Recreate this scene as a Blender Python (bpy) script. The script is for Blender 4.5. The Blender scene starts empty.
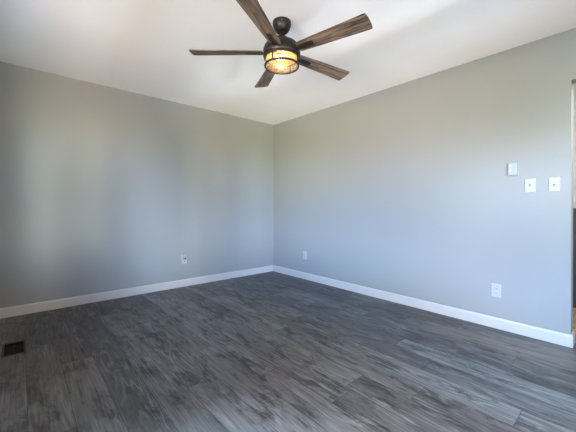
import bpy, bmesh, math, random
from mathutils import Vector, Matrix
PI = math.pi
R = math.radians
sc = bpy.context.scene
C = sc.collection
random.seed(4)

# ------------------------------------------------------------------ camera
F_PX, YAW, ROLL, CY, PITCH = 303.08, R(41.3165), R(-0.19239), 206.65, R(-0.090)
CAM = Vector((-3.16615, -3.96654, 1.06597))
fw = Vector((math.sin(YAW)*math.cos(PITCH), math.cos(YAW)*math.cos(PITCH), -math.sin(PITCH)))
rt0 = Vector((math.cos(YAW), -math.sin(YAW), 0))
up0 = rt0.cross(fw)
rt = math.cos(ROLL)*rt0 - math.sin(ROLL)*up0
up = math.sin(ROLL)*rt0 + math.cos(ROLL)*up0
cd = bpy.data.cameras.new('camera')
cam = bpy.data.objects.new('camera', cd); C.objects.link(cam)
M = Matrix(((rt.x, up.x, -fw.x), (rt.y, up.y, -fw.y), (rt.z, up.z, -fw.z))).to_4x4()
M.translation = CAM
cam.matrix_world = M
cd.sensor_fit = 'HORIZONTAL'; cd.sensor_width = 36.0
cd.lens = F_PX/576*36.0
cd.shift_y = (CY-216.0)/576.0
cd.clip_start = 0.02
sc.camera = cam

# ------------------------------------------------------------------ room dimensions
H = 2.44
XL, YB = -3.60, -4.66          # side wall (with window) and rear wall (with window)
WT = 0.12                      # wall thickness
YE = -3.654                    # where the right wall ends at the doorway
W1 = (-3.50, -2.05, 0.55, 2.10)   # window 1 in side wall: y0, y1, z0, z1
W2 = (-3.24, -2.40, 0.30, 2.08)   # window 2 in rear wall: x0, x1, z0, z1
W3 = (-1.62, -0.85, 0.30, 2.08)   # window 3 in rear wall

# ------------------------------------------------------------------ daylight
w = bpy.data.worlds.new('daylight'); sc.world = w; w.use_nodes = True
nt = w.node_tree; nt.nodes.clear()
def wn(kind, **kw):
    o = nt.nodes.new('ShaderNode'+kind)
    for k, v in kw.items(): setattr(o, k, v)
    return o
def wm(op, a, b=0.0, clamp=False):
    o = wn('Math', operation=op); o.use_clamp = clamp
    for i, v in enumerate((a, b)):
        if hasattr(v, 'is_output'): nt.links.new(v, o.inputs[i])
        else: o.inputs[i].default_value = v
    return o.outputs[0]
tc = wn('TexCoord'); sp = wn('SeparateXYZ'); nt.links.new(tc.outputs['Generated'], sp.inputs[0])
dx, dy, dz = sp.outputs
# made-up surroundings: daylight colour by direction, fitted to the wall, ceiling and floor tones;
# one vertical profile (colour against the sine of the elevation) for each bearing from the window's straight-out direction
ELEV = [-.70, -.40, -.25, -.12, -.04, .04, .12, .25, .45]
BEAR_X = [-1.2, -.6, -.2, .1, .5]           # tan of the bearing, looking out of the side wall (+ = towards the left wall's side)
BEAR_Y = [-1.0, -.45, -.15, -.05, -.02, 0.0, .02, .06, .15, .35]   # looking out of the rear wall (+ = towards the doorway's side)
SKY = 30.0
LIGHT_X = [
    [(0, 0, 0), (1.232, 0.974, 0.758), (0, 0, 0), (0, 0, 0), (0, 0, 0), (0, 0, 0), (1.647, 1.251, 1.201), (2.335, 2.978, 4.216), (0, 0, 0)],
    [(0, 0, 0), (0, 0, 0), (3.082, 2.919, 2.579), (2.09, 1.89, 0.65), (0.672, 0.58, 0), (3.389, 3.653, 4.059), (2.335, 3.2, 4.449), (0, 0.521, 1.837), (0.153, 0.292, 0.361)],
    [(0, 0, 0), (0, 0, 0), (2.161, 1.848, 1.85), (1.559, 1.146, 0.545), (0.22, 0.144, 0), (1.121, 1.29, 2.008), (1.179, 2.011, 3.319), (1.291, 1.62, 2.086), (0, 0, 0)],
    [(0, 0, 0), (0, 0, 0), (0, 0, 0), (1.369, 1.424, 1.067), (0.478, 0.45, 0.292), (0, 0, 0), (0.221, 0.739, 1.724), (1.834, 1.805, 2.169), (0, 0, 0)],
    [(0, 0, 0), (0, 0, 0), (0.397, 0.531, 0.567), (2.474, 2.525, 2.525), (0.51, 0.511, 0.53), (0, 0, 0), (0, 0, 0.21), (0, 0.787, 1.724), (4.098, 5.785, 7.494)],
]
LIGHT_Y = [
    [(0, 0, 0), (0, 0, 0), (0.076, 0.24, 0), (1.825, 1.759, 1.267), (3.931, 3.965, 3.774), (5.087, 5.519, 5.977), (5.135, 5.658, 6.221), (3.396, 3.775, 4.048), (0.872, 0.713, 0.232)],
    [(0, 0, 0), (1.528, 1.31, 1.474), (1.286, 1.162, 0.776), (0, 0, 0), (0, 0, 0), (0, 0, 0.42), (0, 0, 0.262), (0, 0, 0), (0, 0, 0)],
    [(0, 0, 0), (0.088, 0.341, 0.786), (3.072, 2.766, 1.889), (0.019, 0, 0), (1.085, 1.042, 0.357), (3.561, 4.858, 6.201), (2.006, 2.805, 4.142), (0, 0.029, 0.659), (0.305, 0.813, 1.45)],
    [(0, 0, 0), (0, 0, 0), (2.417, 1.742, 1.368), (0.297, 0, 0), (0, 0, 0), (0, 0, 0), (0, 0, 0), (0, 0, 0), (0, 0.128, 0.435)],
    [(0, 0, 0), (1.489, 0.856, 0.544), (2.576, 1.729, 1.065), (1.149, 0.53, 0), (3.786, 4.163, 4.057), (1.825, 2.414, 2.527), (0, 0, 0), (0.723, 0.68, 0.511), (0.112, 0.004, 0)],
    [(0, 0, 0), (0, 0, 0), (0.654, 0.544, 0), (1.649, 1.231, 0), (5.697, 6.13, 5.524), (4.311, 4.9, 4.784), (0, 0, 0), (0.001, 0, 0), (0.169, 0.01, 0)],
    [(0, 0, 0), (5.286, 5.648, 6.196), (2.229, 2.275, 1.514), (0, 0, 0), (0, 0, 0), (0, 0, 0), (0, 0, 0), (0, 0, 0), (0.383, 0.155, 0)],
    [(0, 0, 0), (3.922, 4.143, 4.613), (0, 0, 0), (0, 0, 0), (0.318, 0.275, 0), (0.661, 0.831, 1.009), (0, 0, 0), (1.344, 1.15, 0.436), (0.485, 0.258, 0)],
    [(0, 0, 0), (0, 0.154, 0.55), (0, 0, 0), (0, 0, 0), (0, 0, 0), (0, 0, 0.444), (0, 0, 0), (0, 0, 0), (0, 0, 0)],
    [(0, 0, 0), (0.483, 0.2, 0.241), (0.861, 0.489, 0), (0, 0, 0), (2.859, 2.573, 1.714), (0, 0, 0), (0, 0, 0), (0.146, 0, 0), (1.17, 0.222, 0)],
]
mr = wn('MapRange'); mr.inputs[1].default_value = -1; mr.inputs[2].default_value = 1
nt.links.new(dz, mr.inputs[0])
def profile(cols):
    cr = wn('ValToRGB'); els = cr.color_ramp.elements
    while len(els) < len(ELEV): els.new(.5)
    for e, z, c in zip(els, ELEV, cols): e.position = (z+1)/2
    for e, z, c in zip(els, ELEV, cols): e.color = (*c, 1)
    nt.links.new(mr.outputs[0], cr.inputs[0]); return cr.outputs[0]
def hat(t, nodes, i):
    up_ = wm('DIVIDE', wm('SUBTRACT', t, nodes[i-1]), nodes[i]-nodes[i-1]) if i else 1.0
    dn_ = wm('DIVIDE', wm('SUBTRACT', nodes[i+1], t), nodes[i+1]-nodes[i]) if i < len(nodes)-1 else 1.0
    return wm('MAXIMUM', wm('MINIMUM', wm('MINIMUM', up_, dn_), 1.0), 0.0)
tx = wm('DIVIDE', dy, wm('MAXIMUM', wm('ABSOLUTE', dx), .001))
ty = wm('DIVIDE', dx, wm('MAXIMUM', wm('ABSOLUTE', dy), .001))
isx = wm('GREATER_THAN', wm('ABSOLUTE', dx), wm('MULTIPLY', wm('ABSOLUTE', dy), .6667))
isy = wm('SUBTRACT', 1.0, isx)
total = None
for t, nodes, on, tab in ((tx, BEAR_X, isx, LIGHT_X), (ty, BEAR_Y, isy, LIGHT_Y)):
    for i in range(len(nodes)):
        if max(max(c) for c in tab[i]) <= 0: continue
        v = wn('VectorMath', operation='SCALE'); nt.links.new(profile(tab[i]), v.inputs[0]); nt.links.new(wm('MULTIPLY', hat(t, nodes, i), on), v.inputs['Scale'])
        if total is None: total = v.outputs[0]
        else:
            ad = wn('VectorMath', operation='ADD'); nt.links.new(total, ad.inputs[0]); nt.links.new(v.outputs[0], ad.inputs[1]); total = ad.outputs[0]
bg = wn('Background'); ow = wn('OutputWorld')
if total is not None: nt.links.new(total, bg.inputs[0])
bg.inputs[1].default_value = SKY; nt.links.new(bg.outputs[0], ow.inputs[0])

def area(name, loc, direction, sx, sy, power=1.0, color=(1, 1, 1), portal=False):
    l = bpy.data.lights.new(name, 'AREA'); l.shape = 'RECTANGLE'; l.size = sx; l.size_y = sy
    l.energy = power; l.color = color
    o = bpy.data.objects.new(name, l); C.objects.link(o); o.location = loc
    o.rotation_euler = Vector(direction).to_track_quat('-Z', 'Y').to_euler()
    if portal: l.cycles.is_portal = True
    return o
area('window_portal', (XL-WT-0.01, (W1[0]+W1[1])/2, (W1[2]+W1[3])/2), (1, 0, 0), W1[1]-W1[0], W1[3]-W1[2], portal=True)
area('window_portal', ((W2[0]+W2[1])/2, YB-WT-0.01, (W2[2]+W2[3])/2), (0, 1, 0), W2[1]-W2[0], W2[3]-W2[2], portal=True)
area('window_portal', ((W3[0]+W3[1])/2, YB-WT-0.01, (W3[2]+W3[3])/2), (0, 1, 0), W3[1]-W3[0], W3[3]-W3[2], portal=True)
area('hall_fill_light', (0.45, -4.5, 2.30), (-.1, .5, -1), 0.3, 0.3, power=34, color=(1, 0.96, 0.90))  # unseen fill light, added to brighten the hall and the wall end

vs = sc.view_settings
vs.view_transform = 'Standard'; vs.look = 'None'; vs.gamma = 1.0; vs.use_curve_mapping = False
vs.exposure = 0.0

# ------------------------------------------------------------------ helpers
def bm_box(bm, x0, x1, y0, y1, z0, z1):
    v = [bm.verts.new((x, y, z)) for x in (x0, x1) for y in (y0, y1) for z in (z0, z1)]
    for f in ((0,1,3,2), (4,6,7,5), (0,4,5,1), (2,3,7,6), (0,2,6,4), (1,5,7,3)):
        bm.faces.new([v[i] for i in f])
    return v

def bm_lathe(bm, prof, n=48, cx=0, cy=0, closed=False):
    rings = []
    for r, z in prof:
        if r < 1e-6: rings.append([bm.verts.new((cx, cy, z))])
        else: rings.append([bm.verts.new((cx+r*math.cos(2*PI*k/n), cy+r*math.sin(2*PI*k/n), z)) for k in range(n)])
    pairs = list(zip(rings, rings[1:]))
    if closed: pairs.append((rings[-1], rings[0]))
    for a, b in pairs:
        for k in range(n):
            k2 = (k+1) % n
            if len(a) == 1 and len(b) == 1: continue
            if len(a) == 1: bm.faces.new((a[0], b[k], b[k2]))
            elif len(b) == 1: bm.faces.new((a[k], b[0], a[k2]))
            else: bm.faces.new((a[k], b[k], b[k2], a[k2]))

def bm_torus(bm, rad, z, tr, n=56, m=10, sz=1.0):
    bm_lathe(bm, [(rad+tr*math.cos(2*PI*j/m), z+sz*tr*math.sin(2*PI*j/m)) for j in range(m)], n, closed=True)

def bm_tube(bm, pts, r, n=8):
    rings = []
    for i, p in enumerate(pts):
        p = Vector(p)
        d = (Vector(pts[min(i+1, len(pts)-1)])-Vector(pts[max(i-1, 0)])).normalized()
        a = d.orthogonal().normalized() if i == 0 else (prev - d*prev.dot(d)).normalized()
        prev = a; b = d.cross(a)
        rings.append([bm.verts.new(p+r*(math.cos(2*PI*k/n)*a+math.sin(2*PI*k/n)*b)) for k in range(n)])
    for a, b in zip(rings, rings[1:]):
        for k in range(n): bm.faces.new((a[k], a[(k+1) % n], b[(k+1) % n], b[k]))
    bm.faces.new(rings[0][::-1]); bm.faces.new(rings[-1])

def bm_prism(bm, outline, z0, z1):
    lo = [bm.verts.new((x, y, z0)) for x, y in outline]; hi = [bm.verts.new((x, y, z1)) for x, y in outline]
    n = len(outline)
    bm.faces.new(lo[::-1]); bm.faces.new(hi)
    for k in range(n): bm.faces.new((lo[k], lo[(k+1) % n], hi[(k+1) % n], hi[k]))

def obj(name, bm, mat, parent=None, smooth=False, bevel=0, segs=2):
    bmesh.ops.recalc_face_normals(bm, faces=bm.faces)
    me = bpy.data.meshes.new(name); bm.to_mesh(me); bm.free()
    if mat: me.materials.append(mat)
    if smooth:
        for p in me.polygons: p.use_smooth = True
        me.set_sharp_from_angle(angle=R(38))
    o = bpy.data.objects.new(name, me); C.objects.link(o)
    if parent is not None: o.parent = parent
    if bevel:
        b = o.modifiers.new('bevel', 'BEVEL'); b.width = bevel; b.segments = segs; b.limit_method = 'ANGLE'
    return o

def struct(name, bm, mat, parent=None, **k):
    o = obj(name, bm, mat, parent, **k); o['kind'] = 'structure'; return o

def thing(name, label, cat, loc, rotz=0, group=None):
    o = bpy.data.objects.new(name, None); C.objects.link(o); o.location = loc; o.rotation_euler = (0, 0, rotz)
    o.empty_display_size = 0.05
    o['label'] = label; o['category'] = cat
    if group: o['group'] = group
    return o

def slab(bm, axis, lo, hi, a0, a1, b0, b1, holes=()):
    """slab with rectangular holes; axis = thickness axis; (a, b) are the two other axes in x<y<z order"""
    A = sorted({a0, a1, *[h[0] for h in holes], *[h[1] for h in holes]})
    B = sorted({b0, b1, *[h[2] for h in holes], *[h[3] for h in holes]})
    nodes = {}
    def vert(i, j, s):
        k = (i, j, s)
        if k not in nodes:
            t = (lo, hi)[s]
            nodes[k] = bm.verts.new({0: (t, A[i], B[j]), 1: (A[i], t, B[j]), 2: (A[i], B[j], t)}[axis])
        return nodes[k]
    def solid(i, j):
        if i < 0 or j < 0 or i >= len(A)-1 or j >= len(B)-1: return False
        am, bm_ = (A[i]+A[i+1])/2, (B[j]+B[j+1])/2
        return not any(h[0] < am < h[1] and h[2] < bm_ < h[3] for h in holes)
    for i in range(len(A)-1):
        for j in range(len(B)-1):
            if not solid(i, j): continue
            for s in (0, 1): bm.faces.new((vert(i, j, s), vert(i+1, j, s), vert(i+1, j+1, s), vert(i, j+1, s)))
            for di, dj, e in ((-1, 0, ((i, j), (i, j+1))), (1, 0, ((i+1, j), (i+1, j+1))), (0, -1, ((i, j), (i+1, j))), (0, 1, ((i, j+1), (i+1, j+1)))):
                if not solid(i+di, j+dj):
                    (p, q), (r_, s_) = e
                    bm.faces.new((vert(p, q, 0), vert(r_, s_, 0), vert(r_, s_, 1), vert(p, q, 1)))

# ------------------------------------------------------------------ materials
class NT:
    def __init__(s, name):
        s.m = bpy.data.materials.new(name); s.m.use_nodes = True; s.t = s.m.node_tree
        s.b = s.t.nodes['Principled BSDF']; s.out = s.t.nodes['Material Output']
    def n(s, kind, **kw):
        o = s.t.nodes.new('ShaderNode'+kind)
        for k, v in kw.items(): setattr(o, k, v)
        return o
    def l(s, a, b): s.t.links.new(a, b)
    def val(s, sock, v):
        if hasattr(v, 'is_output'): s.l(v, sock)
        else: sock.default_value = v
    def math(s, op, a, b=0.0, c=None):
        o = s.n('Math', operation=op); s.val(o.inputs[0], a); s.val(o.inputs[1], b)
        if c is not None: s.val(o.inputs[2], c)
        return o.outputs[0]
    def mix(s, f, a, b, blend='MIX'):
        o = s.n('Mix', data_type='RGBA', blend_type=blend)
        s.val(o.inputs[0], f); s.val(o.inputs[6], a); s.val(o.inputs[7], b)
        return o.outputs[2]
    def remap(s, v, a, b, c=0.0, d=1.0, smooth=False):
        o = s.n('MapRange'); o.interpolation_type = 'SMOOTHSTEP' if smooth else 'LINEAR'
        s.val(o.inputs[0], v)
        for i, q in enumerate((a, b, c, d)): o.inputs[i+1].default_value = q
        return o.outputs[0]
    def noise(s, vec, scale, detail=2, rough=.5, dist=0, w=None):
        o = s.n('TexNoise')
        if w is not None: o.noise_dimensions = '4D'; s.val(o.inputs['W'], w)
        if vec is not None: s.l(vec, o.inputs['Vector'])
        o.inputs['Scale'].default_value = scale; o.inputs['Detail'].default_value = detail
        o.inputs['Roughness'].default_value = rough; o.inputs['Distortion'].default_value = dist
        return o.outputs[0]
    def bump(s, h, strength, dist=0.002):
        o = s.n('Bump'); o.inputs['Strength'].default_value = strength; o.inputs['Distance'].default_value = dist
        s.l(h, o.inputs['Height']); s.l(o.outputs[0], s.b.inputs['Normal'])
    def xyz(s, x, y, z):
        o = s.n('CombineXYZ')
        for i, v in enumerate((x, y, z)): s.val(o.inputs[i], v)
        return o.outputs[0]

def c4(c): return (*c, 1.0)

def simple(name, col, rough=.5, metal=0.0, var=0.04, nscale=30, spec=.5, bump=0.0):
    s = NT(name)
    tcn = s.n('TexCoord')
    nz = s.noise(tcn.outputs['Object'], nscale, 3)
    f = s.remap(nz, .3, .7)
    lo = tuple(max(0, c*(1-var)) for c in col); hi = tuple(min(1, c*(1+var)) for c in col)
    s.l(s.mix(f, c4(lo), c4(hi)), s.b.inputs['Base Color'])
    s.b.inputs['Roughness'].default_value = rough; s.b.inputs['Metallic'].default_value = metal
    s.b.inputs['Specular IOR Level'].default_value = spec
    if bump: s.bump(nz, bump, 0.001)
    return s.m

def wall_mat():
    s = NT('grey_wall_paint')
    g = s.n('NewGeometry').outputs['Position']
    big = s.noise(g, 1.3, 2)
    s.l(s.mix(s.remap(big, .3, .7), c4((.245, .252, .254)), c4((.258, .266, .268))), s.b.inputs['Base Color'])
    s.b.inputs['Roughness'].default_value = .42
    s.b.inputs['Specular IOR Level'].default_value = .45
    s.bump(s.noise(g, 220, 2), .06, .001)
    return s.m

def ceiling_mat():
    s = NT('stippled_white_ceiling_paint')
    g = s.n('NewGeometry').outputs['Position']
    s.l(s.mix(s.remap(s.noise(g, 2.0, 2), .3, .7), c4((.89, .89, .88)), c4((.92, .92, .91))), s.b.inputs['Base Color'])
    s.b.inputs['Roughness'].default_value = .85
    s.b.inputs['Specular IOR Level'].default_value = .2
    h = s.math('ADD', s.remap(s.noise(g, 28, 3, .6, .6), .42, .6, 0, 1, True), s.math('MULTIPLY', s.noise(g, 110, 2), .5))
    s.bump(h, .11, .004)
    return s.m

def floor_mat():
    s = NT('grey_oak_vinyl_planks')
    g = s.n('NewGeometry').outputs['Position']
    sp = s.n('SeparateXYZ'); s.l(g, sp.inputs[0]); x, y = sp.outputs[0], sp.outputs[1]
    PW, PL = 0.178, 1.22
    u = s.math('DIVIDE', s.math('ADD', x, 9.725), PW)
    row = s.math('FLOOR', u); fu = s.math('FRACT', u)
    wn = s.n('TexWhiteNoise', noise_dimensions='1D'); s.l(row, wn.inputs['W'])
    v = s.math('ADD', s.math('DIVIDE', s.math('ADD', y, 20.0), PL), s.math('MULTIPLY', wn.outputs[0], 7.3))
    col = s.math('FLOOR', v); fv = s.math('FRACT', v)
    wn2 = s.n('TexWhiteNoise', noise_dimensions='2D'); s.l(s.xyz(row, col, 0), wn2.inputs['Vector'])
    pid = wn2.outputs[0]
    w_ = s.math('MULTIPLY', pid, 60.0)
    # long fine grain
    fine = s.noise(s.xyz(s.math('MULTIPLY', x, 85), s.math('MULTIPLY', y, 3.6), 0), 1.0, 4, .65, .4, w=w_)
    # cathedral grain: contour lines of a stretched noise
    cn = s.noise(s.xyz(s.math('MULTIPLY', x, 6.0), s.math('MULTIPLY', y, .75), 0), 1.0, 2.5, .5, .12, w=w_)
    rings = s.remap(s.math('SINE', s.math('MULTIPLY', cn, 130.0)), -.1, .9, 0, 1, True)
    rmask = s.remap(s.noise(s.xyz(s.math('MULTIPLY', x, 5), s.math('MULTIPLY', y, 1.6), 3.0), 1.0, 2, .5, 0, w=w_), .42, .58)
    # smoky dark smudges round the knots, partly lying across the board
    bl = s.noise(s.xyz(s.math('MULTIPLY', x, 8.5), s.math('MULTIPLY', y, 3.3), 7.0), 1.0, 7, .74, .45, w=w_)
    blot = s.remap(bl, .475, .615, 0, 1, True)
    pale = s.remap(s.noise(s.xyz(s.math('MULTIPLY', x, 14), s.math('MULTIPLY', y, 2.2), 11.0), 1.0, 3, .6, .4, w=w_), .52, .68, 0, 1, True)
    tone = s.n('ValToRGB'); e = tone.color_ramp.elements
    e[0].position, e[0].color = 0, c4((.052, .050, .049)); e[1].position, e[1].color = 1, c4((.142, .138, .135))
    s.l(pid, tone.inputs[0])
    c = s.mix(s.math('MULTIPLY', pale, .55), tone.outputs[0], c4((.215, .211, .208)))
    c = s.mix(s.math('MULTIPLY', s.remap(fine, .37, .63), .60), c, c4((.028, .028, .027)))
    c = s.mix(s.math('MULTIPLY', s.math('MULTIPLY', rings, rmask), .42), c, c4((.205, .201, .199)))
    c = s.mix(s.math('MULTIPLY', s.math('MULTIPLY', blot, s.remap(fine, .32, .60, .45, 1.0)), .90), c, c4((.010, .0095, .0095)))
    # seams
    ex = s.math('MULTIPLY', s.math('MINIMUM', fu, s.math('SUBTRACT', 1.0, fu)), PW)
    ey = s.math('MULTIPLY', s.math('MINIMUM', fv, s.math('SUBTRACT', 1.0, fv)), PL)
    ed = s.math('MINIMUM', ex, ey)
    seam = s.remap(ed, .0006, .0030, 1.0, 0.0)
    c = s.mix(s.math('MULTIPLY', seam, .75), c, c4((.018, .018, .018)))
    s.l(c, s.b.inputs['Base Color'])
    s.l(s.remap(fine, .2, .8, .36, .50), s.b.inputs['Roughness'])
    s.b.inputs['Specular IOR Level'].default_value = .5
    return s.m

def wood_mat(name, dark, mid, light):
    """weathered board, grain along local X"""
    s = NT(name)
    tcn = s.n('TexCoord'); sp = s.n('SeparateXYZ'); s.l(tcn.outputs['Object'], sp.inputs[0])
    x, y = sp.outputs[0], sp.outputs[1]
    oi = s.n('ObjectInfo').outputs['Random']
    w_ = s.math('MULTIPLY', oi, 40.0)
    g1 = s.noise(s.xyz(s.math('MULTIPLY', x, 5), s.math('MULTIPLY', y, 85), 0), 1.0, 4, .7, .6, w=w_)
    g2 = s.noise(s.xyz(s.math('MULTIPLY', x, 3), s.math('MULTIPLY', y, 32), 2), 1.0, 3, .55, .9, w=w_)
    c = s.mix(s.remap(g2, .34, .66), c4(mid), c4(light))
    c = s.mix(s.remap(g1, .46, .60), c, c4(dark))
    s.l(c, s.b.inputs['Base Color']); s.b.inputs['Roughness'].default_value = .55
    s.bump(g1, .3, .001)
    return s.m

def glass_mat(name, tint, gloss=.07, rough=.02, seeded=False):
    s = NT(name); s.t.nodes.remove(s.b)
    tr = s.n('BsdfTransparent'); gl = s.n('BsdfGlossy'); gl.inputs['Roughness'].default_value = rough
    mx = s.n('MixShader'); lw = s.n('LayerWeight'); lw.inputs[0].default_value = .25
    tcn = s.n('TexCoord'); nz = s.noise(tcn.outputs['Object'], 75 if seeded else 3, 2)
    t2 = tuple(c*(.62 if seeded else .99) for c in tint)
    s.l(s.mix(s.remap(nz, .45, .62), c4(tint), c4(t2)), tr.inputs[0])
    s.l(s.math('ADD', s.math('MULTIPLY', lw.outputs['Facing'], .35), gloss), mx.inputs[0])
    if seeded:
        b = s.n('Bump'); b.inputs['Strength'].default_value = .6; b.inputs['Distance'].default_value = .004
        s.l(nz, b.inputs['Height']); s.l(b.outputs[0], gl.inputs['Normal'])
    s.l(tr.outputs[0], mx.inputs[1]); s.l(gl.outputs[0], mx.inputs[2])
    last = mx.outputs[0]
    if seeded:                       # rippled glass scatters some of the bulb's light
        tl = s.n('BsdfTranslucent'); s.l(s.mix(s.remap(nz, .42, .60), c4((.95, .78, .52)), c4((.42, .27, .13))), tl.inputs[0])
        m2 = s.n('MixShader'); m2.inputs[0].default_value = .08
        s.l(last, m2.inputs[1]); s.l(tl.outputs[0], m2.inputs[2]); last = m2.outputs[0]
    s.l(last, s.out.inputs[0])
    return s.m

def emit_mat(name, col, strength):
    s = NT(name); s.t.nodes.remove(s.b)
    em = s.n('Emission'); em.inputs[0].default_value = c4(col); em.inputs[1].default_value = strength
    s.l(em.outputs[0], s.out.inputs[0]); return s.m

PAINT = wall_mat(); CEIL = ceiling_mat(); FLOOR = floor_mat()
TRIM = simple('white_trim_paint', (.45, .44, .425), .38, var=.02)
PLASTIC = simple('white_plastic', (.37, .37, .368), .30, var=.01)
PLASTIC2 = simple('white_switch_plastic', (.345, .345, .343), .22, var=.01)
RIM = simple('dark_grey_register_rim', (.045, .043, .041), .55, var=.15, spec=.3)
SHADE = simple('shaded_slot_plastic', (.24, .24, .24), .5)  # white plastic dimmed to stand for the shade round the toggle
COVER = simple('pale_grey_cover_plastic', (.285, .29, .295), .25, var=.02)
BUTTON = simple('bright_button_plastic', (.46, .46, .46), .25)
SLOT = simple('dark_slot', (.006, .006, .006), .7, spec=.15)
BRONZE = simple('oil_rubbed_bronze', (.016, .0135, .0115), .42, metal=.35, var=.25, nscale=45)
BRONZE2 = simple('dark_bronze_strap', (.010, .0085, .0075), .5, metal=.2, var=.2, nscale=60)
SCREW = simple('screw_metal', (.30, .27, .24), .35, metal=.9)
BLADE = wood_mat('weathered_barn_wood', (.014, .009, .007), (.105, .070, .048), (.270, .200, .145))
VENTM = simple('black_register_metal', (.006, .006, .006), .6, var=.2, spec=.2)
HALLFLOOR = wood_mat('tan_hall_boards', (.16, .11, .07), (.30, .23, .15), (.38, .29, .19))
HALLPAINT = simple('hall_wall_paint', (.42, .43, .43), .6, var=.02)
HALLDARK = simple('dark_hall_panelling', (.055, .055, .06), .5, var=.1)
VINYL = simple('white_window_vinyl', (.82, .82, .80), .35, var=.02)
PANE = glass_mat('window_glass', (.98, .99, .98))
SEEDED = glass_mat('seeded_amber_glass', (.99, .90, .72), .10, .06, True)
REFLECT = simple('warm_brass_reflector', (.50, .36, .20), .35, metal=.3, var=.1)
BULB = emit_mat('lit_filament_bulb', (1.0, .72, .38), 22.0)

# ------------------------------------------------------------------ the setting
REG = (-3.270, -3.140, -1.040, -0.768)       # register opening flange on the floor
RH = (REG[0]+.009, REG[1]-.009, REG[2]+.010, REG[3]-.010)
bm = bmesh.new(); slab(bm, 2, -.10, 0, XL-WT, WT, YB-WT, WT, [RH]); struct('floor', bm, FLOOR)
bm = bmesh.new(); slab(bm, 2, -.10, 0, WT, 1.40, YB-WT, -2.9); o = struct('floor_hall', bm, HALLFLOOR)
bm = bmesh.new(); slab(bm, 2, H, H+.1, XL-WT, 1.40, YB-WT, WT); struct('ceiling', bm, CEIL)
bm = bmesh.new(); slab(bm, 1, 0, WT, XL-WT, WT, 0, H); struct('wall_left', bm, PAINT)
bm = bmesh.new(); slab(bm, 0, 0, WT, YB, 0, 0, H, [(YE-.84, YE, -.001, 2.05)]); struct('wall_right', bm, PAINT)
bm = bmesh.new(); slab(bm, 0, XL-WT, XL, YB, 0, 0, H, [W1]); struct('wall_side', bm, PAINT)
bm = bmesh.new(); slab(bm, 1, YB-WT, YB, XL-WT, 1.40, 0, H, [W2, W3]); struct('wall_rear', bm, PAINT)
bm = bmesh.new(); slab(bm, 0, 1.30, 1.40, YB, -2.9, 0, H); struct('wall_hall', bm, HALLPAINT)
bm = bmesh.new(); slab(bm, 1, -3.0, -2.9, WT, 1.30, 0, H); struct('wall_hall_end', bm, HALLPAINT)
bm = bmesh.new(); bm_box(bm, 1.275, 1.30, YB, -3.0, 0, 1.03); bm_box(bm, 1.262, 1.30, YB, -3.0, 1.03, 1.065)
struct('trim_1', bm, HALLDARK)

BH, BT = .095, .013
def base(bm, a, b, nx, ny):
    """baseboard from a to b (xy on the wall), (nx, ny) points into the room; eased top edge"""
    prof = [(0, 0), (BT, 0), (BT, BH-.016), (BT*.82, BH-.006), (BT*.45, BH), (0, BH)]
    r1 = [bm.verts.new((a[0]+nx*t, a[1]+ny*t, z)) for t, z in prof]
    r2 = [bm.verts.new((b[0]+nx*t, b[1]+ny*t, z)) for t, z in prof]
    n = len(prof)
    bm.faces.new(r1); bm.faces.new(r2[::-1])
    for k in range(n): bm.faces.new((r1[k], r1[(k+1) % n], r2[(k+1) % n], r2[k]))
bm = bmesh.new(); base(bm, (XL+BT, 0), (-BT*0, 0), 0, -1); struct('baseboard_left', bm, TRIM)
bm = bmesh.new(); base(bm, (0, YE-BT), (0, -BT), -1, 0); base(bm, (0, YE), (WT, YE), 0, -1); struct('baseboard_right', bm, TRIM)
bm = bmesh.new(); base(bm, (XL, YB), (XL, 0), 1, 0); struct('baseboard_side', bm, TRIM)
bm = bmesh.new(); base(bm, (XL+BT, YB), (0, YB), 0, 1); struct('baseboard_rear', bm, TRIM)

def window(name, cen, wd, z0, z1, rotz):
    """double-hung vinyl window set in a wall; local x along the wall, local y into the room"""
    root = bpy.data.objects.new(name, None); C.objects.link(root); root['kind'] = 'structure'
    root.location = cen; root.rotation_euler = (0, 0, rotz)
    hw = wd/2; zm = (z0+z1)/2
    bm = bmesh.new(); slab(bm, 1, -.10, -.03, -hw, hw, z0, z1, [(-hw+.035, hw-.035, z0+.035, z1-.035)]); struct('window_frame', bm, VINYL, root)
    for a, b, y in ((z0+.035, zm+.02, -.055), (zm-.02, z1-.035, -.08)):
        bm = bmesh.new(); slab(bm, 1, y, y+.022, -hw+.035, hw-.035, a, b, [(-hw+.075, -.02, a+.04, b-.04), (.02, hw-.075, a+.04, b-.04)])
        s_ = struct('window_sash', bm, VINYL, root)
        bm = bmesh.new(); bm_box(bm, -hw+.07, hw-.07, y+.009, y+.013, a+.035, b-.035); struct('window_pane', bm, PANE, s_)
    bm = bmesh.new()
    slab(bm, 1, 0.001, .016, -hw-.07, hw+.07, z0-.07, z1+.07, [(-hw, hw, z0, z1)])
    bm_box(bm, -hw-.08, hw+.08, .001, .045, z0-.022, z0)
    struct('window_casing', bm, TRIM, root)
window('window_1', (XL, (W1[0]+W1[1])/2, 0), W1[1]-W1[0], W1[2], W1[3], -PI/2)
window('window_2', ((W2[0]+W2[1])/2, YB, 0), W2[1]-W2[0], W2[2], W2[3], 0)
window('window_3', ((W3[0]+W3[1])/2, YB, 0), W3[1]-W3[0], W3[2], W3[3], 0)

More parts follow.
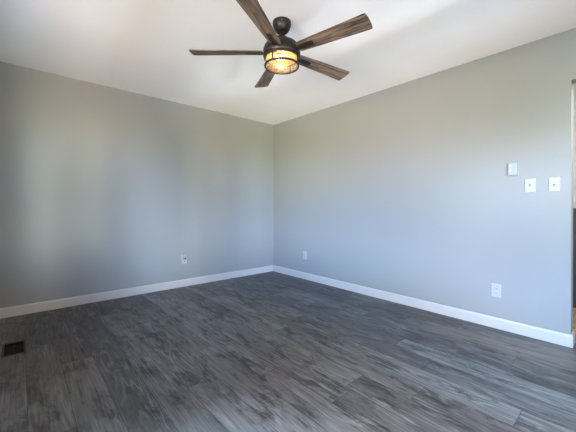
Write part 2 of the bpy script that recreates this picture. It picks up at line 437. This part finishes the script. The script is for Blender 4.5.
# ------------------------------------------------------------------ ceiling fan
FX, FY = -1.723, -2.250
fan = thing('ceiling_fan', 'dark bronze ceiling fan with five weathered wood blades and a lit caged lamp', 'ceiling fan', (FX, FY, H))
zz = lambda z: z-H          # heights are given in room coordinates, parts live below the ceiling mount
bm = bmesh.new()
bm_lathe(bm, [(0, zz(H)), (.060, zz(H)), (.067, zz(2.436)), (.0685, zz(2.424)), (.067, zz(2.404)), (.060, zz(2.386)), (.050, zz(2.369)), (.042, zz(2.361)), (.034, zz(2.358)), (.028, zz(2.362)), (0, zz(2.362))])
can = obj('canopy', bm, BRONZE, fan, smooth=True)
for k in range(2):
    a = PI*.27+k*PI
    bm = bmesh.new()
    bm_lathe(bm, [(0, zz(2.418)), (.005, zz(2.418)), (.005, zz(2.410)), (0, zz(2.410))], 10, .0665*math.cos(a), .0665*math.sin(a))
    obj('canopy_screw', bm, SCREW, can, smooth=True)
bm = bmesh.new(); bm_lathe(bm, [(0, zz(2.366)), (.0125, zz(2.366)), (.0125, zz(2.316)), (0, zz(2.316))], 24)
rod = obj('downrod', bm, BRONZE2, fan, smooth=True)
bm = bmesh.new(); bm_lathe(bm, [(.0125, zz(2.336)), (.021, zz(2.336)), (.024, zz(2.332)), (.024, zz(2.320)), (.0125, zz(2.320))], 28)
obj('rod_coupling', bm, BRONZE, rod, smooth=True)
bm = bmesh.new()
bm_lathe(bm, [(0, zz(2.322)), (.034, zz(2.322)), (.044, zz(2.317)), (.060, zz(2.300)), (.086, zz(2.283)), (.113, zz(2.268)), (.128, zz(2.252)), (.136, zz(2.232)),
              (.138, zz(2.215)), (.134, zz(2.212)), (.134, zz(2.196)), (.138, zz(2.193)), (.138, zz(2.182)), (.132, zz(2.174)), (.118, zz(2.171)), (0, zz(2.171))], 56)
obj('motor_housing', bm, BRONZE, fan, smooth=True)

BZ = 2.207
PITCHB = R(-12)
def blade_outline():
    pts = []
    top = []
    n = 14
    R0, R1 = .150, .668
    for i in range(n+1):
        t = i/n; r = R0+(R1-R0)*t
        hw = .046+(.0665-.046)*min(1, t*1.05)
        top.append((r, hw))
    # eased corners at the tip, slightly bowed end
    top[-1] = (R1-.006, top[-1][1])
    tip = [(R1, top[-1][1]-.008), (R1+.004, .03), (R1+.005, 0), (R1+.004, -.03), (R1, -top[-1][1]+.008)]
    root = [(R0-.008, -.030), (R0-.012, 0), (R0-.008, .030)]
    return top+tip+[(r, -h) for r, h in reversed(top)]+root
def make_blade():
    bm = bmesh.new(); bm_prism(bm, blade_outline(), -.0035, .0035)
    b = obj('blade', bm, BLADE, None, bevel=.0012)
    bm = bmesh.new()
    arm = [(.105, .020), (.150, .016), (.255, .0195), (.268, .014), (.272, 0), (.268, -.014), (.255, -.0195), (.150, -.016), (.105, -.020)]
    bm_prism(bm, arm, -.0105, -.0045)
    a = obj('blade_arm', bm, BRONZE2, b, bevel=.0015)
    return b
b0 = make_blade()
for k in range(5):
    b = b0 if k == 0 else None
    if b is None:
        b = b0.copy(); C.objects.link(b)
        for ch in list(b0.children):
            d = ch.copy(); C.objects.link(d); d.parent = b
    b.parent = fan
    ang = R(67)+k*2*PI/5
    b.matrix_local = Matrix.Translation((0, 0, zz(BZ))) @ Matrix.Rotation(ang, 4, 'Z') @ Matrix.Rotation(PITCHB, 4, 'X')

# light kit
bm = bmesh.new()
bm_torus(bm, .128, zz(2.167), .0055, sz=1.3); bm_torus(bm, .1235, zz(2.109), .0070, sz=1.2)
for k in range(4):
    a = R(20)+k*PI/2
    bm_tube(bm, [(.131*math.cos(a), .131*math.sin(a), zz(2.173)), (.130*math.cos(a), .130*math.sin(a), zz(2.14)), (.127*math.cos(a), .127*math.sin(a), zz(2.108)),
                 (.121*math.cos(a), .121*math.sin(a), zz(2.101))], .0055, 8)
obj('lamp_cage', bm, BRONZE2, fan, smooth=True)
bm = bmesh.new()
bm_lathe(bm, [(.120, zz(2.170)), (.1205, zz(2.155)), (.119, zz(2.115)), (.112, zz(2.103)), (.095, zz(2.097)), (.05, zz(2.092)), (0, zz(2.090))], 56)
obj('lamp_glass', bm, SEEDED, fan, smooth=True)
bm = bmesh.new(); bm_lathe(bm, [(0, zz(2.1708)), (.112, zz(2.1708)), (.115, zz(2.164)), (.112, zz(2.1675)), (0, zz(2.1695))], 48)
obj('reflector', bm, REFLECT, fan, smooth=True)
cx, cy = -.052, -.036
bm = bmesh.new(); bm_lathe(bm, [(0, zz(2.169)), (.014, zz(2.169)), (.014, zz(2.16)), (.011, zz(2.159)), (0, zz(2.159))], 20, cx, cy)
s_ = obj('socket', bm, BRONZE2, fan, smooth=True)
bm = bmesh.new()
bm_lathe(bm, [(0, zz(2.159)), (.010, zz(2.159)), (.014, zz(2.153)), (.021, zz(2.145)), (.0225, zz(2.137)), (.018, zz(2.128)), (.009, zz(2.123)), (0, zz(2.123))], 20, cx, cy)
obj('bulb', bm, BULB, s_, smooth=True)
pl = bpy.data.lights.new('fan_lamp_light', 'POINT'); pl.energy = 3.6; pl.color = (1, .72, .42); pl.shadow_soft_size = .02
po = bpy.data.objects.new('fan_lamp_light', pl); C.objects.link(po); po.location = (FX-.03, FY-.02, 2.118)

# ------------------------------------------------------------------ wall plates (local x along the wall, y out into the room, z up)
RW = -PI/2 + PI      # not used directly
def on_right(y, z): return (0.0, y, z), PI/2
def on_left(x, z): return (x, 0.0, z), PI
def plate_bm(w_=.0735, h_=.118, t=.0055):
    bm = bmesh.new(); e = .005
    n = [(-w_/2, -h_/2), (w_/2, -h_/2), (w_/2, h_/2), (-w_/2, h_/2)]
    m_ = [(-w_/2+e, -h_/2+e), (w_/2-e, -h_/2+e), (w_/2-e, h_/2-e), (-w_/2+e, h_/2-e)]
    a = [bm.verts.new((x, 0, z)) for x, z in n]; b = [bm.verts.new((x, t*.45, z)) for x, z in n]; c = [bm.verts.new((x, t, z)) for x, z in m_]
    for p, q in ((a, b), (b, c)):
        for k in range(4): bm.faces.new((p[k], p[(k+1) % 4], q[(k+1) % 4], q[k]))
    bm.faces.new(c); bm.faces.new(a[::-1])
    return bm
def screws(parent, zs):
    for z in zs:
        bm = bmesh.new(); bm_lathe(bm, [(0, 0), (.0034, 0), (.0030, .0012), (0, .0016)], 12)
        o = obj('screw', bm, PLASTIC, parent, smooth=True)
        o.rotation_euler = (-PI/2, 0, 0); o.location = (0, .0055, z)
def switch(label, loc, rot, updown):
    t = thing('light_switch', label, 'light switch', loc, rot)
    p = obj('switch_plate', plate_bm(), PLASTIC2, t)
    screws(p, (.030, -.030))
    bm = bmesh.new(); slab(bm, 1, .005, .0062, -.0065, .0065, -.0145, .0145, [(-.0052, .0052, -.0125, .0125)]); obj('toggle_slot', bm, SHADE, p)
    bm = bmesh.new(); bm_box(bm, -.0048, .0048, .002, .019, -.0055, .0055)
    g = obj('toggle', bm, PLASTIC2, t, bevel=.0014); g.rotation_euler = (updown*R(28), 0, 0)
    return t
def outlet(label, loc, rot):
    t = thing('wall_outlet', label, 'outlet', loc, rot)
    p = obj('outlet_plate', plate_bm(), PLASTIC, t)
    screws(p, (0,))
    for z in (.0195, -.0195):
        bm = bmesh.new()
        ring = [(.0165*math.cos(2*PI*k/28), max(-.0135, min(.0135, .0165*math.sin(2*PI*k/28)))) for k in range(28)]
        lo = [bm.verts.new((x, .005, z+q)) for x, q in ring]; hi = [bm.verts.new((x, .0078, z+q)) for x, q in ring]
        bm.faces.new(hi); bm.faces.new(lo[::-1])
        for k in range(28): bm.faces.new((lo[k], lo[(k+1) % 28], hi[(k+1) % 28], hi[k]))
        f = obj('receptacle', bm, PLASTIC, t)
        bm = bmesh.new()
        bm_box(bm, -.0078, -.0053, .0076, .0081, z-.001, z+.0075); bm_box(bm, .0053, .0078, .0076, .0081, z-.001, z+.0065)
        rr = [bm.verts.new((.0026*math.cos(2*PI*k/10), .0081, z-.0075+.0026*math.sin(2*PI*k/10))) for k in range(10)]
        bm.faces.new(rr)
        obj('slots', bm, SLOT, f)
    return t
l, r = on_right(-3.404, 1.252); switch('white toggle switch just below the thick wall control, farther from the doorway', l, r, 1)
l, r = on_right(-3.557, 1.252); switch('white toggle switch nearest the doorway at the right wall end', l, r, -1)
l, r = on_right(-3.168, .332); outlet('large white duplex outlet low on the right wall below the switches', l, r)
l, r = on_right(-.751, .348); outlet('small far white outlet on the right wall close to the room corner', l, r)
l, r = on_left(-1.530, .360); outlet('white outlet on the left wall with a device plugged in', l, r)

# plug-in device on the left-wall outlet
l, r = on_left(-1.530, .360)
nl = thing('night_light', 'small white plug-in device with dark spot, in the left wall outlet', 'night light', (l[0], l[1]-.0081, l[2]), r)
bm = bmesh.new(); bm_box(bm, -.021, .021, 0, .030, .004, .078); obj('housing', bm, PLASTIC2, nl, bevel=.005, segs=3)
bm = bmesh.new(); bm_lathe(bm, [(0, 0), (.011, 0), (.010, .004), (.006, .007), (0, .008)], 20)
o = obj('dark_spot', bm, SLOT, nl, smooth=True); o.rotation_euler = (-PI/2, 0, 0); o.location = (0, .0295, .020)  # dark round spot on the device's front

# wall control above the switches
l, r = on_right(-3.288, 1.400)
wc = thing('wall_control', 'thick white wall control mounted above and left of the two switches', 'wall control', l, r)
bm = bmesh.new(); bm_box(bm, -.038, .038, 0, .006, -.058, .058); obj('back_plate', bm, PLASTIC, wc, bevel=.002)
bm = bmesh.new(); bm_box(bm, -.034, .034, .006, .022, -.054, .054); cv = obj('cover', bm, COVER, wc, bevel=.004, segs=3)
for z in (.026, -.012):
    bm = bmesh.new(); bm_box(bm, .008, .024, .0215, .0245, z-.012, z+.012); obj('button', bm, BUTTON, cv, bevel=.001)

# ------------------------------------------------------------------ floor register
fr = thing('floor_register', 'black metal floor register set in the planks near the left wall', 'floor vent', ((REG[0]+REG[1])/2, (REG[2]+REG[3])/2, 0))
cx, cy = fr.location.x, fr.location.y
hx, hy = (REG[1]-REG[0])/2, (REG[3]-REG[2])/2
bm = bmesh.new(); slab(bm, 2, .0, .004, -hx, hx, -hy, hy, [(-hx+.0085, hx-.0085, -hy+.0095, hy-.0095)]); obj('frame', bm, RIM, fr, bevel=.0012)
bm = bmesh.new()
slab(bm, 2, -.06, -.001, -hx+.0095, hx-.0095, -hy+.0105, hy-.0105, [(-hx+.0115, hx-.0115, -hy+.0125, hy-.0125)])
bm_box(bm, -hx+.0095, hx-.0095, -hy+.0105, hy-.0105, -.064, -.06)
obj('duct_boot', bm, SLOT, fr)
bm = bmesh.new()
n = 15
for k in range(n):
    y = -hy+.026+(2*hy-.052)*k/(n-1)
    v = bm_box(bm, -hx+.0105, hx-.0105, y-.0008, y+.0008, -.034, -.016)
    for q in v: q.co.y += (q.co.z+.025)*.3
bm_box(bm, -.002, .002, -hy+.0115, hy-.0115, -.034, -.018)
obj('louvres', bm, VENTM, fr)
